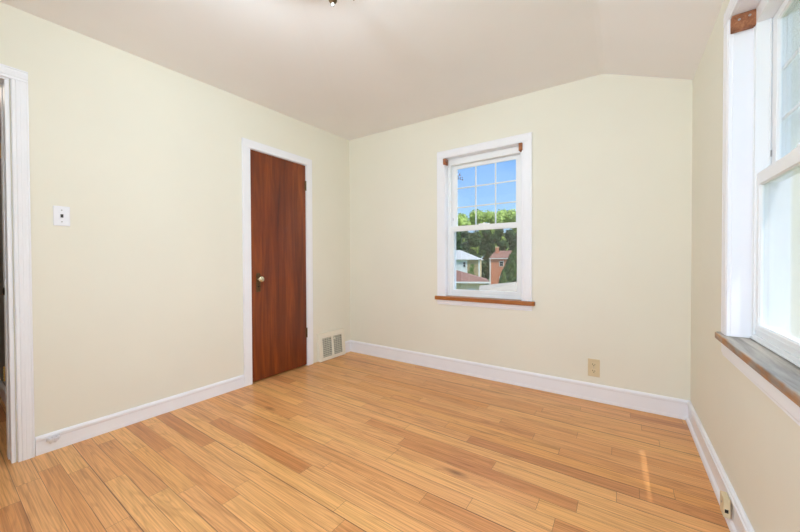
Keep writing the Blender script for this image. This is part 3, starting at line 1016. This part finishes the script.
# two-tone house on the left
p = spot(479.3, 56)
hw = thing('siding_house', 'house of white siding and tan brick with pale roof', 'house', p, VIEW_RZ - 0.05)
zE = 1.30 - GROUND
MB().box((-9.0, 0.02, 0), (-2.05, 6.5, zE)).build('siding_wall', 'siding', hw)
MB().box((-2.05, 0, 0), (0, 6.5, zE)).build('brick_wall', 'tanbrick', hw)
gable('roof', 9.0, 6.5, zE, zE + 1.9, -9.0, 0, 'roofpale', hw, 0.35, 0.14, 4.0)
for xx in (-2.55, -4.6):
    house_window(xx, zE - 0.75, 0.55, 1.0, 0.02, hw)
MB().box((-0.16, -0.08, 0), (0.10, 0.02, zE)).build('downspout', 'fascia', hw)
vine = thing('climbing_vine', 'green vine climbing the tan brick wall', 'vine', p, VIEW_RZ - 0.05)

# leaf clusters
def leaf_mesh(mb, blobs, n, size, rnd, flat=0.0):
    tot = sum(b[3] for b in blobs)
    for _ in range(n):
        k = rnd.random() * tot
        for bl in blobs:
            k -= bl[3]
            if k <= 0:
                break
        d = Vector((rnd.gauss(0, 1), rnd.gauss(0, 1), rnd.gauss(0, 1))).normalized()
        rad = bl[1] * (0.78 + 0.30 * rnd.random())
        c = Vector(bl[0]) + Vector((d.x * rad, d.y * rad, d.z * rad * bl[2]))
        nrm = (d + Vector((rnd.uniform(-.8, .8), rnd.uniform(-.8, .8), rnd.uniform(-.3, .9)))).normalized()
        q = Vector((0, 0, 1)).rotation_difference(nrm)
        s = size * (0.6 + 0.8 * rnd.random())
        a = rnd.random() * 6.28
        vs = []
        for i in range(5):
            an = a + i * 2 * math.pi / 5
            rr = s * (1.0 if i % 2 else 0.6)
            vs.append(mb.bm.verts.new(c + q @ Vector((rr * math.cos(an), rr * math.sin(an), 0.12 * s * (i % 2)))))
        mb.bm.faces.new(vs)

def core(mb, blobs, rnd, k=0.80):
    for c, r, zf, _ in blobs:
        g_ = bmesh.ops.create_icosphere(mb.bm, subdivisions=3, radius=r * k, matrix=Matrix.Translation(Vector(c)) @ Matrix.Diagonal((1, 1, zf, 1)))
        for v in g_['verts']:
            v.co += (v.co - Vector(c)) * rnd.uniform(-0.22, 0.18)

def tree(px, depth, height, radius, mat, label, cat='tree', nblob=9, leaves=2600, lsize=None, seed=1, group='deciduous trees beyond the back window', trunk=0.35):
    rnd = random.Random(seed)
    t = thing('tree', label, cat, spot(px, depth), rnd.random() * 6, group)
    blobs = []
    for i in range(nblob):
        a = rnd.random() * 6.28
        rr = radius * (0.15 + 0.55 * rnd.random())
        z = height * (trunk + (0.92 - trunk) * rnd.random())
        br = radius * (0.42 + 0.22 * rnd.random())
        z = min(z, height - br * 0.85)
        blobs.append(((rr * math.cos(a), rr * math.sin(a), z), br, 0.85, br * br))
    blobs.append(((0, 0, height - radius * 0.5), radius * 0.55, 0.9, (radius * 0.55) ** 2))
    mb = MB()
    core(mb, blobs, rnd)
    leaf_mesh(mb, blobs, leaves, lsize or radius * 0.085, rnd)
    mb.build('crown', mat, t)
    MB().tube([(0, 0, 0), (0.1, 0, height * 0.3), (0, 0.1, height * 0.75)], [radius * 0.09, radius * 0.07, radius * 0.03], 8).build('trunk', 'bark', t)
    return t

def conifer(px, depth, height, radius, label, seed, leaves=2600):
    rnd = random.Random(seed)
    t = thing('conifer', label, 'conifer', spot(px, depth), 0, None)
    mb = MB()
    mb.lathe([(0.02 * height, radius * 0.75), (0.25 * height, radius * 0.80), (0.6 * height, radius * 0.60), (0.88 * height, radius * 0.22), (0.96 * height, 0)], (0, 0, 0), (0, 0, 1), 14)
    for _ in range(leaves):
        h = rnd.random() ** 0.85
        prof = radius * (1.0 - h ** 2.2) * (0.85 + 0.3 * rnd.random()) + 0.05
        a = rnd.random() * 6.28
        c = Vector((prof * math.cos(a), prof * math.sin(a), 0.05 * height + h * height * 0.94))
        s = radius * 0.13 * (0.6 + 0.8 * rnd.random())
        nrm = Vector((math.cos(a) + rnd.uniform(-.5, .5), math.sin(a) + rnd.uniform(-.5, .5), rnd.uniform(-.1, .9))).normalized()
        q = Vector((0, 0, 1)).rotation_difference(nrm)
        vs = [mb.bm.verts.new(c + q @ Vector((s * math.cos(k * 2.09 + a), s * 1.4 * math.sin(k * 2.09 + a), 0))) for k in range(3)]
        mb.bm.faces.new(vs)
    mb.build('foliage', 'leaf_conifer', t)
    MB().tube([(0, 0, 0), (0, 0, height * 0.4)], radius * 0.1, 8).build('trunk', 'bark', t)
    return t

rv = random.Random(5)
vb = MB()
leaf_mesh(vb, [((-1.35, -0.06, zE - 2.6), 0.55, 2.2, 1), ((-1.2, -0.06, zE - 1.2), 0.42, 1.2, .6), ((-1.5, -0.06, zE - 3.9), 0.4, 1.5, .5)], 300, 0.13, rv)
for v in vb.bm.verts:
    v.co.y = -0.10 + v.co.y * 0.12
vb.build('foliage', 'leaf_mid', vine)
MB().tube([(-1.4, -0.03, 0), (-1.3, -0.03, zE - 2.5), (-1.2, -0.03, zE - 0.9)], 0.03, 6).build('stem', 'bark', vine)

# brown-roofed garage in front of it
p = spot(489.5, 30)
ga_ = thing('garage', 'low tan garage with brown shingle roof and white fascia', 'garage', p, VIEW_RZ + 0.04)
zE = -0.98 - GROUND
MB().box((-7.0, 0.0, 0), (-0.35, 5.0, zE)).build('wall', 'tanwall', ga_)
gable('roof', 6.65, 5.0, zE, zE + 1.15, -7.0, 0, 'roofbrown', ga_, 0.35, 0.18, 3.0)
MB().box((-7.35, -0.40, zE + 0.02), (0.0, -0.35, zE + 0.17)).build('fascia', 'fascia', ga_)
house_window(-1.6, zE - 0.8, 0.7, 0.6, 0, ga_)

# bleached hip roof in the foreground
p = spot(502, 15.5)
gb_ = thing('shed', 'small shed with bleached beige hip roof below the window', 'shed', p, VIEW_RZ)
zE = -0.50 - GROUND
MB().box((-0.85, 0, 0), (3.3, 4.4, zE)).build('wall', 'tanwall', gb_)
gable('roof', 4.15, 4.4, zE, zE + 0.50, -0.85, 0, 'roofbeige', gb_, 0.25, 0.05, 2.25)

# conifers right of the brick house
conifer(520.8, 46, 7.8, 2.45, 'tall dark green conifer in front of the brick house', 21, 3600)
conifer(503.0, 43, 3.9, 0.62, 'small slim conifer left of the tall conifer', 22, 1200)

# tree line
D_ = 'leaf_dark'
B_ = 'leaf_bright'
tree(443, 104, 19.6, 4.6, B_, 'bright green tree at the left of the lit tree line', seed=31)
tree(461, 92, 18.6, 3.6, B_, 'bright green tree second from left in the lit tree line', seed=32)
tree(476, 106, 21.8, 4.2, B_, 'bright green tree just left of the middle of the tree line', seed=33)
tree(489, 92, 19.4, 3.6, B_, 'bright green tree just right of the middle of the tree line', seed=34)
tree(503, 106, 22.0, 4.2, B_, 'bright green tree at the right of the lit tree line', seed=35)
tree(515, 92, 18.4, 3.6, B_, 'bright green tree partly hidden by the right window edge', seed=36)
tree(453, 76, 12.4, 2.15, D_, 'dark green tree rising behind the white siding', seed=41, trunk=0.08, nblob=16, leaves=3000, lsize=0.26)
tree(464, 84, 13.2, 2.15, D_, 'dark green tree above the right end of the pale roof', seed=42, trunk=0.08, nblob=16, leaves=3000, lsize=0.26)
tree(476, 76, 12.0, 2.15, D_, 'dark green tree between the two houses', seed=43, trunk=0.08, nblob=16, leaves=3000, lsize=0.26)
tree(487, 84, 13.4, 2.15, D_, 'dark green tree just left of the brick chimney', seed=44, trunk=0.08, nblob=16, leaves=3000, lsize=0.26)
tree(499, 76, 12.6, 2.15, D_, 'dark green tree behind the brick house roof', seed=45, trunk=0.08, nblob=16, leaves=3000, lsize=0.26)
tree(510, 84, 13.2, 2.15, D_, 'dark green tree behind the tip of the tall conifer', seed=46, trunk=0.08, nblob=16, leaves=3000, lsize=0.26)
tree(522, 76, 12.4, 2.15, D_, 'dark green tree at the right edge behind the tall conifer', seed=47, trunk=0.08, nblob=16, leaves=3000, lsize=0.26)

# thin tree whose twig reaches into view at the upper left of the window
p = spot(428, 12)
tt = thing('slender_tree', 'purple-leaved twig reaching into the upper left pane', 'tree', p)
tw = p.copy()
def tl(px, py, dpt=12):
    q = spot(px, dpt, CH + (262 - py) / FPX * dpt) - p
    return q
MB().tube([(0, 0, 0), (0.05, 0, 4), (0.0, 0.05, 8.5), (0.05, 0.1, 10.5)], [0.12, 0.10, 0.06, 0.02], 8).build('trunk', 'bark', tt)
MB().tube([(0, 0.05, 7.2), tl(440, 190), tl(452, 181), tl(459.5, 176), tl(461, 173)], [0.04, 0.02, 0.012, 0.008, 0.004], 6).build('branch', 'bark', tt)
lb = MB()
leaf_mesh(lb, [(tl(459, 176), 0.10, 1.0, 1), (tl(457, 179), 0.07, 1, .5), (tl(461.5, 179), 0.06, 1, .4)], 26, 0.035, random.Random(3))
leaf_mesh(lb, [((0, 0.05, 9.5), 0.9, 1.3, 1)], 300, 0.07, random.Random(4))
lb.build('foliage', 'leaf_purple', tt)

# made-up pale house; its white strips stand in for reflections in the right glass
nh = thing('neighbour_house', 'pale sided neighbouring house close outside the right window', 'house', (4.3, 9.2, GROUND))
zE = 2.6 - GROUND
MB().box((0, 0, 0), (8.0, 7.0, zE)).build('wall', 'board', nh)
MB().poly([(0, 0, zE), (8, 0, zE), (4, 0, zE + 3.0)], (0, 7, 0)).build('gable_wall', 'board', nh)
rfb = MB()
rfb.poly([(-0.4, -0.4, zE - 0.3), (4, -0.4, zE + 3.0), (4, -0.4, zE + 3.18), (-0.4, -0.4, zE - 0.12)], (0, 7.8, 0))
rfb.poly([(8.4, -0.4, zE - 0.3), (4, -0.4, zE + 3.0), (4, -0.4, zE + 3.18), (8.4, -0.4, zE - 0.12)], (0, 7.8, 0))
rfb.build('roof', 'roofpale', nh)
for xx in (1.05, 1.75):
    MB().box((xx, -0.04, 0), (xx + 0.14, 0, zE)).build('corner_board', 'fascia', nh)
MB().box((1.30, -0.05, 2.6), (1.65, -0.01, 4.4)).build('window', 'fascia', nh)
